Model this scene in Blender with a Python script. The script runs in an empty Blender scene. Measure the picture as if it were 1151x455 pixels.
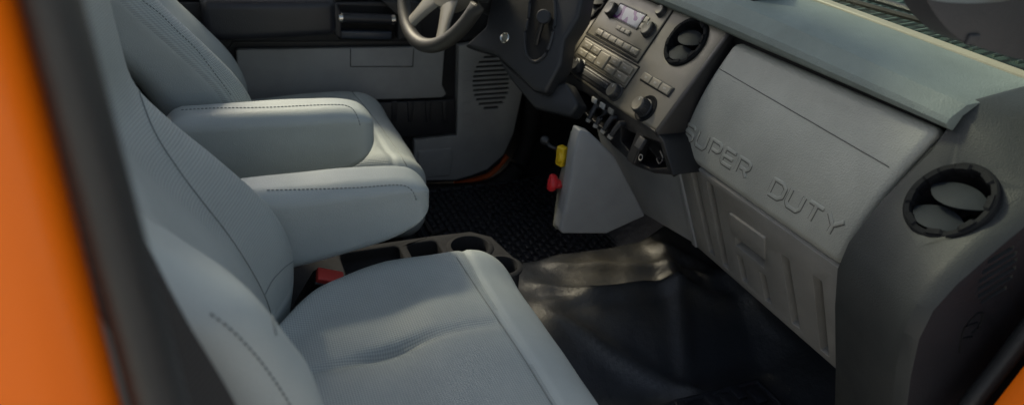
import bpy, bmesh, math, random
import numpy as np
from mathutils import Vector, Matrix
from mathutils.bvhtree import BVHTree
random.seed(4)
SC = bpy.context.scene
COL = SC.collection
V = Vector

# ------------------------------------------------------------------ camera
CAM = V((-.421, -1.153, 1.031)); YAW, PIT, ROL, FPX = .422, .484, .077, 795.0
fwd = V((math.sin(YAW)*math.cos(PIT), math.cos(YAW)*math.cos(PIT), -math.sin(PIT)))
r0 = V((math.cos(YAW), -math.sin(YAW), 0)); u0 = r0.cross(fwd)
RT = r0*math.cos(ROL) + u0*math.sin(ROL); UP = -r0*math.sin(ROL) + u0*math.cos(ROL)
cd = bpy.data.cameras.new('camera'); cam = bpy.data.objects.new('camera', cd); COL.objects.link(cam)
m = Matrix((RT, UP, -fwd)).transposed().to_4x4(); m.translation = CAM; cam.matrix_world = m
cd.sensor_width = 36; cd.lens = FPX/1151*36; cd.clip_start = .02; cd.clip_end = 400
cd.dof.use_dof = True; cd.dof.focus_distance = 1.22; cd.dof.aperture_fstop = 3.6
SC.camera = cam

def ray(px, py): return fwd + RT*((px-575.5)/FPX) - UP*((py-227.5)/FPX)
def P(px, py, ax, v):
    d = ray(px, py); k = 'xyz'.index(ax); return CAM + d*((v-CAM[k])/d[k])
def PL(px, py, O, n):
    d = ray(px, py); return CAM + d*((O-CAM).dot(n)/d.dot(n))

# ------------------------------------------------------------------ materials
def nodes(name):
    mt = bpy.data.materials.new(name); mt.use_nodes = True
    nt = mt.node_tree; b = nt.nodes['Principled BSDF']; return mt, nt, b
def math_(nt, op, a, b=None, c=None):
    n = nt.nodes.new('ShaderNodeMath'); n.operation = op
    for i, x in enumerate((a, b, c)):
        if x is None: continue
        if isinstance(x, (int, float)): n.inputs[i].default_value = x
        else: nt.links.new(x, n.inputs[i])
    return n.outputs[0]
def noise(nt, co, scale, detail=3, rough=.55):
    n = nt.nodes.new('ShaderNodeTexNoise'); n.inputs['Scale'].default_value = scale
    n.inputs['Detail'].default_value = detail; n.inputs['Roughness'].default_value = rough
    nt.links.new(co, n.inputs['Vector']); return n.outputs['Fac']
def mixc(nt, fac, a, b):
    n = nt.nodes.new('ShaderNodeMix'); n.data_type = 'RGBA'
    nt.links.new(fac, n.inputs[0])
    for i, x in ((6, a), (7, b)):
        if isinstance(x, tuple): n.inputs[i].default_value = x
        else: nt.links.new(x, n.inputs[i])
    return n.outputs[2]
def rgba(c, k=1): return (min(c[0]*k, 1), min(c[1]*k, 1), min(c[2]*k, 1), 1)
def ramp(nt, x, lo, hi):
    n = nt.nodes.new('ShaderNodeMapRange'); n.inputs[1].default_value = lo; n.inputs[2].default_value = hi
    nt.links.new(x, n.inputs[0]); return n.outputs[0]
def bump(nt, b, h, strength, dist=.001, prev=None):
    n = nt.nodes.new('ShaderNodeBump'); n.inputs['Strength'].default_value = strength
    n.inputs['Distance'].default_value = dist; nt.links.new(h, n.inputs['Height'])
    if prev: nt.links.new(prev, n.inputs['Normal'])
    nt.links.new(n.outputs[0], b.inputs['Normal']); return n.outputs[0]
def plastic(name, c, rough=.5, grain=600, bs=.3, var=.12, metal=0, spec=.5, coat=0, smudge=.1):
    mt, nt, b = nodes(name)
    tc = nt.nodes.new('ShaderNodeTexCoord'); co = tc.outputs['Object']
    n1 = noise(nt, co, 9, 5, .6)
    nt.links.new(mixc(nt, ramp(nt, n1, .3, .7), rgba(c, 1-var), rgba(c, 1+var)), b.inputs['Base Color'])
    n2 = noise(nt, co, 23, 6, .65)
    nt.links.new(math_(nt, 'ADD', math_(nt, 'MULTIPLY', ramp(nt, n2, .3, .7), smudge), rough-smudge/2), b.inputs['Roughness'])
    b.inputs['Metallic'].default_value = metal; b.inputs['Specular IOR Level'].default_value = spec
    b.inputs['Coat Weight'].default_value = coat; b.inputs['Coat Roughness'].default_value = .08
    if bs:
        v = nt.nodes.new('ShaderNodeTexVoronoi'); v.inputs['Scale'].default_value = grain
        nt.links.new(co, v.inputs['Vector']); bump(nt, b, v.outputs['Distance'], bs, .0012)
    return mt
def weave(name, c, axes, pitch=.0050, bs=.5, rough=.5, dark=.78):
    mt, nt, b = nodes(name)
    tc = nt.nodes.new('ShaderNodeTexCoord'); co = tc.outputs['Object']
    sp = nt.nodes.new('ShaderNodeSeparateXYZ'); nt.links.new(co, sp.inputs[0])
    k = 2*math.pi/pitch
    A = sp.outputs['XYZ'.index(axes[0])]; B = sp.outputs['XYZ'.index(axes[1])]
    s1 = math_(nt, 'SINE', math_(nt, 'MULTIPLY', math_(nt, 'ADD', A, B), k*.71))
    s2 = math_(nt, 'SINE', math_(nt, 'MULTIPLY', math_(nt, 'SUBTRACT', A, B), k*.71))
    h = ramp(nt, math_(nt, 'MULTIPLY', s1, s2), -.5, .5)
    n1 = noise(nt, co, 7, 4, .6)
    base = mixc(nt, ramp(nt, n1, .3, .7), rgba(c, .93), rgba(c, 1.07))
    dk = mixc(nt, ramp(nt, n1, .3, .7), rgba(c, .93*dark), rgba(c, 1.07*dark))
    nt.links.new(mixc(nt, h, dk, base), b.inputs['Base Color'])
    b.inputs['Roughness'].default_value = rough
    n2 = noise(nt, co, 26, 3)
    p = bump(nt, b, n2, .22, .006)
    bump(nt, b, h, bs, .0012, p)
    return mt
def vinyl(name, c, rough=.5):
    mt, nt, b = nodes(name)
    tc = nt.nodes.new('ShaderNodeTexCoord'); co = tc.outputs['Object']
    n1 = noise(nt, co, 8, 5, .6)
    nt.links.new(mixc(nt, ramp(nt, n1, .3, .7), rgba(c, .93), rgba(c, 1.07)), b.inputs['Base Color'])
    nt.links.new(math_(nt, 'ADD', math_(nt, 'MULTIPLY', ramp(nt, noise(nt, co, 14, 6, .7), .3, .7), .16), rough-.1), b.inputs['Roughness'])
    mp = nt.nodes.new('ShaderNodeMapping'); mp.inputs['Scale'].default_value = (1.0, 2.2, 3.2); nt.links.new(co, mp.inputs[0])
    p = bump(nt, b, noise(nt, mp.outputs[0], 13, 4, .5), .10, .008)
    v = nt.nodes.new('ShaderNodeTexVoronoi'); v.inputs['Scale'].default_value = 520
    nt.links.new(co, v.inputs['Vector']); bump(nt, b, v.outputs['Distance'], .25, .001, p)
    return mt

SEATC = (.370, .415, .412)
MAT = dict(
    seat_xy=weave('seat_weave_flat', SEATC, 'XY'),
    seat_yz=weave('seat_weave_upright', SEATC, 'YZ'),
    seat_plain=vinyl('seat_vinyl', (.380, .425, .422)),
    seam=plastic('seam_cord', (.20, .225, .222), .6, bs=0),
    thread=plastic('stitch_thread', (.21, .235, .235), .7, bs=0),
    dash_top=plastic('dash_pad_grey', (.20, .238, .228), .6, 420, .45, spec=.35),
    groove=plastic('glovebox_seam_and_shade', (.08, .08, .076), .6, bs=0),  # dark line colour: airbag seam, and shade painted round the letters
    glove=plastic('glovebox_grey', (.38, .388, .35), .42, 420, .45),
    lower=plastic('lower_dash_grey', (.235, .232, .218), .46, 500, .3),
    blue_grey=plastic('knee_panel_grey', (.30, .315, .33), .5, 500, .3),
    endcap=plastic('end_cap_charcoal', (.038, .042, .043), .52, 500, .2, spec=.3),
    endside_shade=plastic('end_cap_side_shade', (.016, .016, .020), .75, 500, .25, spec=.15),  # darker than the end cap charcoal: shade put into the side face colour
    bezel=plastic('bezel_bronze_grey', (.165, .152, .122), .38, 900, .08, metal=.2, var=.06),
    button=plastic('button_bronze', (.215, .198, .16), .38, 900, .05, metal=.2, var=.05),
    black=plastic('black_plastic', (.014, .014, .016), .38, 600, .15),
    gap=plastic('dark_gap', (.006, .006, .007), .8, bs=0),
    knob=plastic('knob_rubber', (.028, .030, .034), .42, 700, .15),
    ring=plastic('vent_ring', (.010, .011, .013), .72, 700, .05, spec=.12),
    louver=plastic('louver_plastic', (.020, .025, .030), .55, 700, .05, spec=.2),
    chrome=plastic('brushed_chrome', (.62, .60, .56), .22, bs=0, metal=1, var=.05),
    mark=plastic('white_print', (.62, .63, .6), .6, bs=0),
    mark_dim=plastic('grey_print', (.33, .32, .29), .6, bs=0),
    door=plastic('door_charcoal', (.024, .025, .029), .42, 500, .25),
    door_grey=plastic('door_insert_grey', (.33, .335, .33), .55, 500, .3),
    door_pad=plastic('door_armrest', (.026, .027, .034), .36, 400, .25),
    rubber=plastic('weather_seal', (.024, .026, .028), .5, 300, .2),
    belt=weave('belt_webbing', (.045, .044, .044), 'YZ', .0052, .8, .7, .2),
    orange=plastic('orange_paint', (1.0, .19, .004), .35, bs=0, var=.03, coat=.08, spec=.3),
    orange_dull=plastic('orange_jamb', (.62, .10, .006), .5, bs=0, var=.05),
    yellow=plastic('yellow_plastic', (.75, .50, .012), .42, bs=0, var=.05),
    red=plastic('red_plastic', (.62, .022, .03), .4, bs=0, var=.05),
    buckle_red=plastic('buckle_red', (.95, .11, .09), .45, bs=0, var=.05),
    steel=plastic('bracket_metal', (.30, .31, .27), .4, 200, .1, metal=.4),
    wheel=plastic('steering_leather', (.040, .039, .036), .48, 500, .25),
    wheel_hub=plastic('steering_spoke', (.21, .20, .17), .42, 600, .1, metal=.1),
    column=plastic('column_shroud', (.027, .029, .033), .42, 500, .25),
    strip=plastic('windshield_trim', (.36, .335, .25), .4, 300, .1),
    roof=plastic('sun_block_roof_grey', (.30, .30, .29), .9, 300, .1),
    handle=plastic('grab_handle_grey', (.045, .047, .053), .55, 500, .25, spec=.3),
    console=plastic('console_grey', (.026, .027, .030), .85, 500, .15, spec=.05),
)
def floor_mat_material(name, c, rough, scale):
    mt, nt, b = nodes(name)
    tc = nt.nodes.new('ShaderNodeTexCoord'); co = tc.outputs['Object']
    dust = noise(nt, co, 6, 8, .7); fine = noise(nt, co, 260, 4, .7)
    d = ramp(nt, math_(nt, 'ADD', dust, math_(nt, 'MULTIPLY', fine, .35)), .55, 1.0)
    sp = nt.nodes.new('ShaderNodeSeparateXYZ'); nt.links.new(co, sp.inputs[0])
    d = math_(nt, 'MULTIPLY', d, math_(nt, 'ADD', math_(nt, 'MULTIPLY', ramp(nt, sp.outputs[2], .06, .13), .85), .12))
    nt.links.new(mixc(nt, d, rgba(c), (.056, .050, .038, 1)), b.inputs['Base Color'])
    nt.links.new(math_(nt, 'ADD', math_(nt, 'MULTIPLY', d, .25), rough), b.inputs['Roughness'])
    p = bump(nt, b, noise(nt, co, 18, 4), .35, .01)
    bump(nt, b, fine, .5, .0015, p)
    return mt
MAT['floor'] = floor_mat_material('vinyl_floor_black', (.026, .030, .038), .30, 1)
MAT['mat'] = floor_mat_material('rubber_mat_black', (.016, .019, .027), .30, 1)

def glass_mat():
    mt, nt, b = nodes('windshield_glass'); nt.nodes.remove(b)
    o = nt.nodes['Material Output']
    t = nt.nodes.new('ShaderNodeBsdfTransparent'); t.inputs[0].default_value = (.80, .90, .86, 1)
    g = nt.nodes.new('ShaderNodeBsdfGlossy'); g.inputs['Roughness'].default_value = .02
    fr = nt.nodes.new('ShaderNodeFresnel'); fr.inputs[0].default_value = 1.18
    mx = nt.nodes.new('ShaderNodeMixShader')
    nt.links.new(fr.outputs[0], mx.inputs[0]); nt.links.new(t.outputs[0], mx.inputs[1]); nt.links.new(g.outputs[0], mx.inputs[2])
    nt.links.new(mx.outputs[0], o.inputs[0]); return mt
MAT['glass'] = glass_mat()
def screen_mat():
    mt, nt, b = nodes('radio_screen')
    tc = nt.nodes.new('ShaderNodeTexCoord')
    mp = nt.nodes.new('ShaderNodeMapping'); nt.links.new(tc.outputs['Object'], mp.inputs[0])
    w = nt.nodes.new('ShaderNodeTexNoise'); w.inputs['Scale'].default_value = 24; w.inputs['Detail'].default_value = 1
    nt.links.new(mp.outputs[0], w.inputs['Vector'])
    n = nt.nodes.new('ShaderNodeValToRGB'); n.color_ramp.interpolation = 'CONSTANT'
    n.color_ramp.elements[0].color = (.13, .035, .16, 1); n.color_ramp.elements[1].color = (.36, .36, .42, 1)
    n.color_ramp.elements[1].position = .47
    nt.links.new(w.outputs['Fac'], n.inputs[0]); nt.links.new(n.outputs[0], b.inputs['Base Color'])
    b.inputs['Roughness'].default_value = .12; return mt
MAT['screen'] = screen_mat()

# ------------------------------------------------------------------ object helpers
OFF = {}
def thing(name, label, cat, loc=(0, 0, 0), group=None):
    o = bpy.data.objects.new(name, None); COL.objects.link(o); o.location = loc; o.empty_display_size = .05
    o['label'] = label; o['category'] = cat
    if group: o['group'] = group
    OFF[o] = V(loc); return o
def bake(o):
    dg = bpy.context.evaluated_depsgraph_get(); dg.update()
    me = bpy.data.meshes.new_from_object(o.evaluated_get(dg), depsgraph=dg)
    old = o.data; o.modifiers.clear(); o.data = me; bpy.data.meshes.remove(old)
def smooth(o, ang=38):
    me = o.data
    me.shade_smooth(); me.set_sharp_from_angle(angle=math.radians(ang))
def mk(name, vs, fs, mat, par=None, bev=0, seg=2, sub=0, ang=38, cut=None, fix=True):
    """verts in world space; parent's offset removed so that parts sit at zero under their thing"""
    off = OFF.get(par, V((0, 0, 0)))
    me = bpy.data.meshes.new(name); me.from_pydata([tuple(V(v)-off) for v in vs], [], fs); me.update()
    if fix:
        bm = bmesh.new(); bm.from_mesh(me); bmesh.ops.remove_doubles(bm, verts=bm.verts, dist=1e-6)
        bmesh.ops.recalc_face_normals(bm, faces=bm.faces); bm.to_mesh(me); bm.free()
    o = bpy.data.objects.new(name, me); COL.objects.link(o)
    for q in (mat if isinstance(mat, (list, tuple)) else [mat]): me.materials.append(q)
    OFF[o] = off
    if par: o.parent = par
    if cut or bev or sub:
        cs = []
        if par: o.parent = None
        for c in (cut or []):
            cm = bpy.data.meshes.new('c'); cm.from_pydata([tuple(V(v)-off) for v in c[0]], [], c[1]); cm.update()
            bm = bmesh.new(); bm.from_mesh(cm); bmesh.ops.recalc_face_normals(bm, faces=bm.faces); bm.to_mesh(cm); bm.free()
            co = bpy.data.objects.new('c', cm); COL.objects.link(co); cs.append(co)
            b = o.modifiers.new('b', 'BOOLEAN'); b.operation = 'DIFFERENCE'; b.object = co; b.solver = 'EXACT'
        if bev:
            b = o.modifiers.new('v', 'BEVEL'); b.width = bev; b.segments = seg; b.limit_method = 'ANGLE'; b.angle_limit = math.radians(32)
        if sub:
            b = o.modifiers.new('s', 'SUBSURF'); b.levels = sub; b.render_levels = sub
        bake(o)
        for c in cs: bpy.data.objects.remove(c)
        if par: o.parent = par
    smooth(o, ang); return o
def prism(pts, off):
    n = len(pts); off = V(off); vs = [V(p) for p in pts] + [V(p)+off for p in pts]
    return vs, [tuple(range(n)), tuple(range(2*n-1, n-1, -1))] + [(i, (i+1) % n, n+(i+1) % n, n+i) for i in range(n)]
def join(*gs):
    vs, fs = [], []
    for v, f in gs:
        k = len(vs); vs += list(v); fs += [tuple(i+k for i in q) for q in f]
    return vs, fs
def loft(rings, closed=True, caps=False):
    n = len(rings[0]); vs = [p for r in rings for p in r]; fs = []
    for i in range(len(rings)-1):
        for j in range(n if closed else n-1):
            a, b = i*n+j, i*n+(j+1) % n; fs.append((a, b, b+n, a+n))
    if caps: fs += [tuple(range(n))[::-1], tuple(range((len(rings)-1)*n, len(rings)*n))]
    return vs, fs
def spline(pts, k=8):
    pts = [V(p) for p in pts]; out = []
    for i in range(len(pts)-1):
        p0 = pts[max(i-1, 0)]; p1 = pts[i]; p2 = pts[i+1]; p3 = pts[min(i+2, len(pts)-1)]
        for j in range(k):
            t = j/k; out.append(.5*((2*p1)+(p2-p0)*t+(2*p0-5*p1+4*p2-p3)*t*t+(3*p1-p0-3*p2+p3)*t**3))
    return out + [pts[-1]]
def frame(d):
    d = d.normalized(); a = V((0, 0, 1)) if abs(d.z) < .9 else V((1, 0, 0))
    x = d.cross(a).normalized(); return x, d.cross(x).normalized()
def tube(pts, r, n=8, closed=False, flat=1, nrm=None):
    rings = []; N = len(pts)
    for i, p in enumerate(pts):
        if closed: d = pts[(i+1) % N]-pts[i-1]
        else: d = pts[min(i+1, N-1)]-pts[max(i-1, 0)]
        if nrm is not None:
            y = nrm.normalized(); x = d.cross(y).normalized()
        else: x, y = frame(d)
        rr = r[i] if isinstance(r, (list, tuple)) else r
        rings.append([p+x*(rr*math.cos(2*math.pi*k/n))+y*(rr*flat*math.sin(2*math.pi*k/n)) for k in range(n)])
    if closed: rings.append(rings[0])
    return loft(rings, True, not closed)
def basis(n, up):
    n = n.normalized(); a = up.cross(n).normalized(); return a, n.cross(a).normalized(), n
def lathe(c, n, prof, seg=40, up=V((0, 0, 1)), close=False, capb=False, capt=False):
    a, b, n = basis(n, up if abs(n.normalized().dot(up)) < .95 else V((1, 0, 0)))
    rings = [[c + a*(q*math.cos(2*math.pi*k/seg)) + b*(q*math.sin(2*math.pi*k/seg)) + n*h for k in range(seg)] for q, h in prof]
    if close: rings.append(rings[0])
    v, f = loft(rings)
    if capb: f.append(tuple(range(seg))[::-1])
    if capt: f.append(tuple(range((len(rings)-1)*seg, len(rings)*seg)))
    return v, f
def cyl(c, n, rad, h0, h1, seg=24): return lathe(c, n, [(rad, h0), (rad, h1)], seg, capb=True, capt=True)
def axpos(h, r, k, n):
    a = [-h+r*(1-math.cos(math.pi/2*i/k)) if False else -h+r-r*math.tan(math.pi/4*(1-i/k)) for i in range(k)]
    mid = [-h+r+(2*h-2*r)*i/n for i in range(n+1)]
    return a + mid + [-x for x in a[::-1]]
def rbox(hx, hy, hz, r, n=(6, 6, 6), k=4, fn=None):
    """dense rounded box centred on the origin, every vertex passed through fn"""
    X, Y, Z = axpos(hx, r, k, n[0]), axpos(hy, r, k, n[1]), axpos(hz, r, k, n[2])
    idx = {}; vs = []
    def vert(x, y, z):
        key = (round(x, 7), round(y, 7), round(z, 7))
        if key in idx: return idx[key]
        c = V((max(-hx+r, min(hx-r, x)), max(-hy+r, min(hy-r, y)), max(-hz+r, min(hz-r, z))))
        d = V((x, y, z))-c; p = c + (d.normalized()*r if d.length > 1e-9 else d)
        idx[key] = len(vs); vs.append(fn(p) if fn else p); return idx[key]
    fs = []
    def face(A, B, mkp, flip):
        for i in range(len(A)-1):
            for j in range(len(B)-1):
                q = [mkp(A[i], B[j]), mkp(A[i+1], B[j]), mkp(A[i+1], B[j+1]), mkp(A[i], B[j+1])]
                f = [vert(*t) for t in q]; fs.append(tuple(f[::-1] if flip else f))
    for s in (-1, 1):
        face(X, Y, lambda a, b: (a, b, s*hz), s < 0)
        face(X, Z, lambda a, b: (a, s*hy, b), s > 0)
        face(Y, Z, lambda a, b: (s*hx, a, b), s < 0)
    return vs, fs
def obox(c, a, b, n, ha, hb, hn, r=.002, k=2, nn=(1, 1, 1)):
    return rbox(ha, hb, hn, r, nn, k, lambda p: c + a*p.x + b*p.y + n*p.z)
def lerp_tab(tab, x):
    if x <= tab[0][0]: return tab[0][1]
    for (a, u), (b, v) in zip(tab, tab[1:]):
        if x <= b: return u+(v-u)*(x-a)/(b-a)
    return tab[-1][1]
def smtab(tab, n=10):
    p = spline([V((a, b, 0)) for a, b in tab], n); return [(q.x, q.y) for q in p]
def sstep(a, b, x):
    t = max(0, min(1, (x-a)/(b-a))); return t*t*(3-2*t)

def bvh(o):
    me = o.data; off = OFF[o]
    return BVHTree.FromPolygons([v.co+off for v in me.vertices], [tuple(p.vertices) for p in me.polygons])
def cast(tree, px, py):
    d = ray(px, py).normalized(); loc, nrm, i, dist = tree.ray_cast(CAM, d)
    return (loc, nrm) if loc else (None, None)
def on(tree, pix, k=6, lift=.0006):
    out = []
    for q in spline([V((a, b, 0)) for a, b in pix], k):
        p, n = cast(tree, q.x, q.y)
        if p is not None: out.append(p+n*lift*(1 if n.dot(ray(q.x, q.y)) < 0 else -1))
    return out
def resample(pts, step):
    out = [pts[0]]; acc = 0
    for a, b in zip(pts, pts[1:]):
        L = (b-a).length
        if L > .06: continue
        while acc+L >= step and L > 1e-9:
            t = (step-acc)/L; a = a.lerp(b, t); L = (b-a).length; out.append(a); acc = 0
        acc += L
    return out
def stitches(name, pts, par, mat, step=.0062, r=.0011, fill=.66):
    q = resample(pts, step); gs = []
    for a, b in zip(q, q[1:]):
        if (b-a).length > step*1.6: continue
        gs.append(tube([a, a.lerp(b, fill*.5), a.lerp(b, fill)], [r*.6, r, r*.6], 6))
    return mk(name, *join(*gs), mat, par)
def seam(name, pts, par, mat, r=.0011):
    return mk(name, *tube(resample(pts, .006), r, 6), mat, par)

# ================================================================== SETTING
def ground():
    o = mk('ground', [(-60, -60, -.95), (60, -60, -.95), (60, 60, -.95), (-60, 60, -.95)], [(0, 1, 2, 3)], plastic('concrete_ground', (.66, .64, .60), .9, 30, .4))
    o['kind'] = 'structure'; return o
ground()

# floor pan with the transmission hump
FX = [-.80+.01*i for i in range(184)]; FY = [-.78+.01*i for i in range(158)]
from mathutils import noise as mn
def floor_h(x, y):
    hump = sstep(-.27, -.08, y)*(1-sstep(.13, .22, y))
    z = .125*hump*sstep(-.1, .05, x+.25)
    z += .9*max(0, x-.62+.10*sstep(-.1, .1, y))**1.25
    z += .012*mn.noise(V((x*6, y*5, 1)))*sstep(.05, .2, x+.1) + .007*mn.noise(V((x*15, y*12, 5)))*hump
    # soft wrinkles where the vinyl is folded round the hump
    z += .016*math.exp(-((y+.055+.10*(x-.35))/.020)**2)*sstep(.1, .3, x)
    z += .018*math.exp(-((x-.50-.35*(y+.05))/.024)**2)*sstep(-.35, -.1, y)*(1-sstep(.02, .12, y))
    z += .016*math.exp(-((x-.56+.5*(y-.05))/.020)**2)*(1-sstep(.05, .14, y))*sstep(-.3, -.1, y)
    w_ = .03*mn.noise(V((x*5, y*5, 9)))
    for c_, s_, a_, g_ in ((.16, -.55, .013, .022), (.02, -.35, .016, .018), (-.10, -.75, .018, .020)):
        z += a_*math.exp(-(((y-c_)-s_*(x-.2)+w_)/g_)**2)*sstep(.14, .26, x)*sstep(-.40, -.30, y)*(1-sstep(.06, .14, y))
    return z
vs = [V((x, y, floor_h(x, y))) for x in FX for y in FY]
n = len(FY)
fl = mk('floor', vs, [(i*n+j, (i+1)*n+j, (i+1)*n+j+1, i*n+j+1) for i in range(len(FX)-1) for j in range(n-1)], MAT['floor'], ang=80)
fl['kind'] = 'structure'

# ------------------------------------------------------------------ cab shell
cab = thing('truck_cab', 'orange painted truck cab door opening with black rubber weather seal in the blurred foreground', 'truck cab', (-.5, -.85, 0))
yb = -.865
pil = [P(-260, 30, 'y', yb), P(4, 30, 'y', yb), P(141, 455, 'y', yb)]
# pillar: flat-fronted painted post with a rolled leading edge (stands vertical at the rear of the door opening)
def pillar(x0, x1, z0, z1):
    prof = [(x0, -.84), (x0, -.90), (x0+.05, -.905), (x1-.03, -.89), (x1-.010, -.878), (x1, -.860), (x1-.004, -.845), (x1-.02, -.835)]
    Z = [z0+(z1-z0)*i/8 for i in range(9)]
    return loft([[V((a, b, z)) for a, b in prof] for z in Z], True, True)
mk('pillar', *pillar(-.80, -.481, -.1, 1.42), MAT['orange'], cab, ang=50)
Zs = [-.05+1.45*i/20 for i in range(21)]
YS_ = -.860
sa, sb, sc_, sd_ = P(14, 0, 'y', YS_), P(84, 0, 'y', YS_), P(140, 455, 'y', YS_), P(206, 455, 'y', YS_)
def seal_ring(z):
    k = (z-sa.z)/(sc_.z-sa.z); xl = sa.x+(sc_.x-sa.x)*k; xr = sb.x+(sd_.x-sb.x)*k
    c = V(((xl+xr)/2, YS_+.012, z)); hw = (xr-xl)/2; a = []
    for k in range(16):
        t = 2*math.pi*k/16; a.append(c+V((hw*math.cos(t)*(1+.08*math.cos(3*t)), .022*math.sin(t), 0)))
    return a
mk('weather_seal', *loft([seal_ring(z) for z in Zs], True, True), MAT['rubber'], cab, ang=60)
mk('pillar_trim', *loft([[V((-.80, -.838, z)), V((-.530, -.834, z)), V((-.50, -.828, z)), V((-.530, -.815, z)), V((-.80, -.80, z))] for z in Zs], True, True), MAT['rubber'], cab)
mk('sun_block_half_roof', *rbox(.62, .31, .02, .015, (2, 2, 1), 2, lambda p: p+V((-.28, .53, 1.43))), MAT['roof'], cab)  # unseen, covers driver side only, shaped to block sun and keep sky fill
mk('rear_wall', *rbox(.02, .84, .50, .015, (1, 2, 2), 2, lambda p: p+V((-.83, -.03, .47))), MAT['door'], cab)
mk('firewall', *rbox(.02, .83, .42, .015, (1, 2, 2), 2, lambda p: p+V((1.02, -.03, .40))), MAT['gap'], cab)
# door sill / hinge pillar at the front of the opening (lower right of the picture)
sill = [P(a, b, 'y', -.79) for a, b in [(1096, 480), (1116, 452), (1151, 407), (1235, 300), (1330, 330), (1300, 600), (1100, 600)]]
mk('hinge_pillar', *prism(sill, (0, -.06, 0)), MAT['orange'], cab, bev=.006)
sl = spline([P(1060, 500, 'y', -.76), P(1090, 455, 'y', -.76), P(1124, 412, 'y', -.76), P(1160, 365, 'y', -.76), P(1250, 250, 'y', -.76)], 6)
mk('front_seal', *tube(sl, .012, 12), MAT['rubber'], cab)
mk('sill_plate', *rbox(.62, .05, .03, .01, (2, 1, 1), 2, lambda p: p+V((.1, -.80, -.02))), MAT['rubber'], cab)
# far side: orange door-opening flange and its black seal
fo = [P(511, 207, 'y', .80), P(530, 203, 'y', .80), P(552, 195, 'y', .80), P(570, 175, 'y', .80), P(580, 150, 'y', .80), P(584, 120, 'y', .80)]
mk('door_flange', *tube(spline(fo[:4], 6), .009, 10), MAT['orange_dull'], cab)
fo2 = [P(470, 217, 'y', .77), P(530, 215, 'y', .77), P(560, 207, 'y', .77), P(582, 187, 'y', .77), P(595, 150, 'y', .77), P(600, 105, 'y', .77), P(600, 60, 'y', .77)]
mk('far_weather_seal', *tube(spline(fo2, 6), .030, 12), MAT['gap'], cab)
mk('kick_panel', *rbox(.33, .02, .45, .01, (1, 1, 1), 2, lambda p: p+V((.80, .80, .42))), MAT['gap'], cab)
mk('outer_side', *rbox(.95, .012, .45, .008, (2, 1, 2), 2, lambda p: V((.25+p.x, .842+p.y, .22+p.z))), MAT['gap'], cab)
mk('side_panel', *rbox(.2, .02, .28, .01, (1, 1, 1), 2, lambda p: p+V((-.62, .80, .25))), MAT['gap'], cab)
# A pillar by the passenger (runs out of frame to the right)
ap = spline([V((.66, -.76, .78)), V((.42, -.75, 1.0)), V((.2, -.74, 1.2)), V((.05, -.72, 1.40))], 5)
mk('front_pillar_trim', *tube(ap, .045, 12), MAT['handle'], cab)
ap = spline([V((.66, .76, .78)), V((.42, .75, 1.0)), V((.2, .74, 1.2)), V((.05, .72, 1.40))], 5)
mk('front_pillar_trim', *tube(ap, .045, 12), MAT['handle'], cab)

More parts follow.
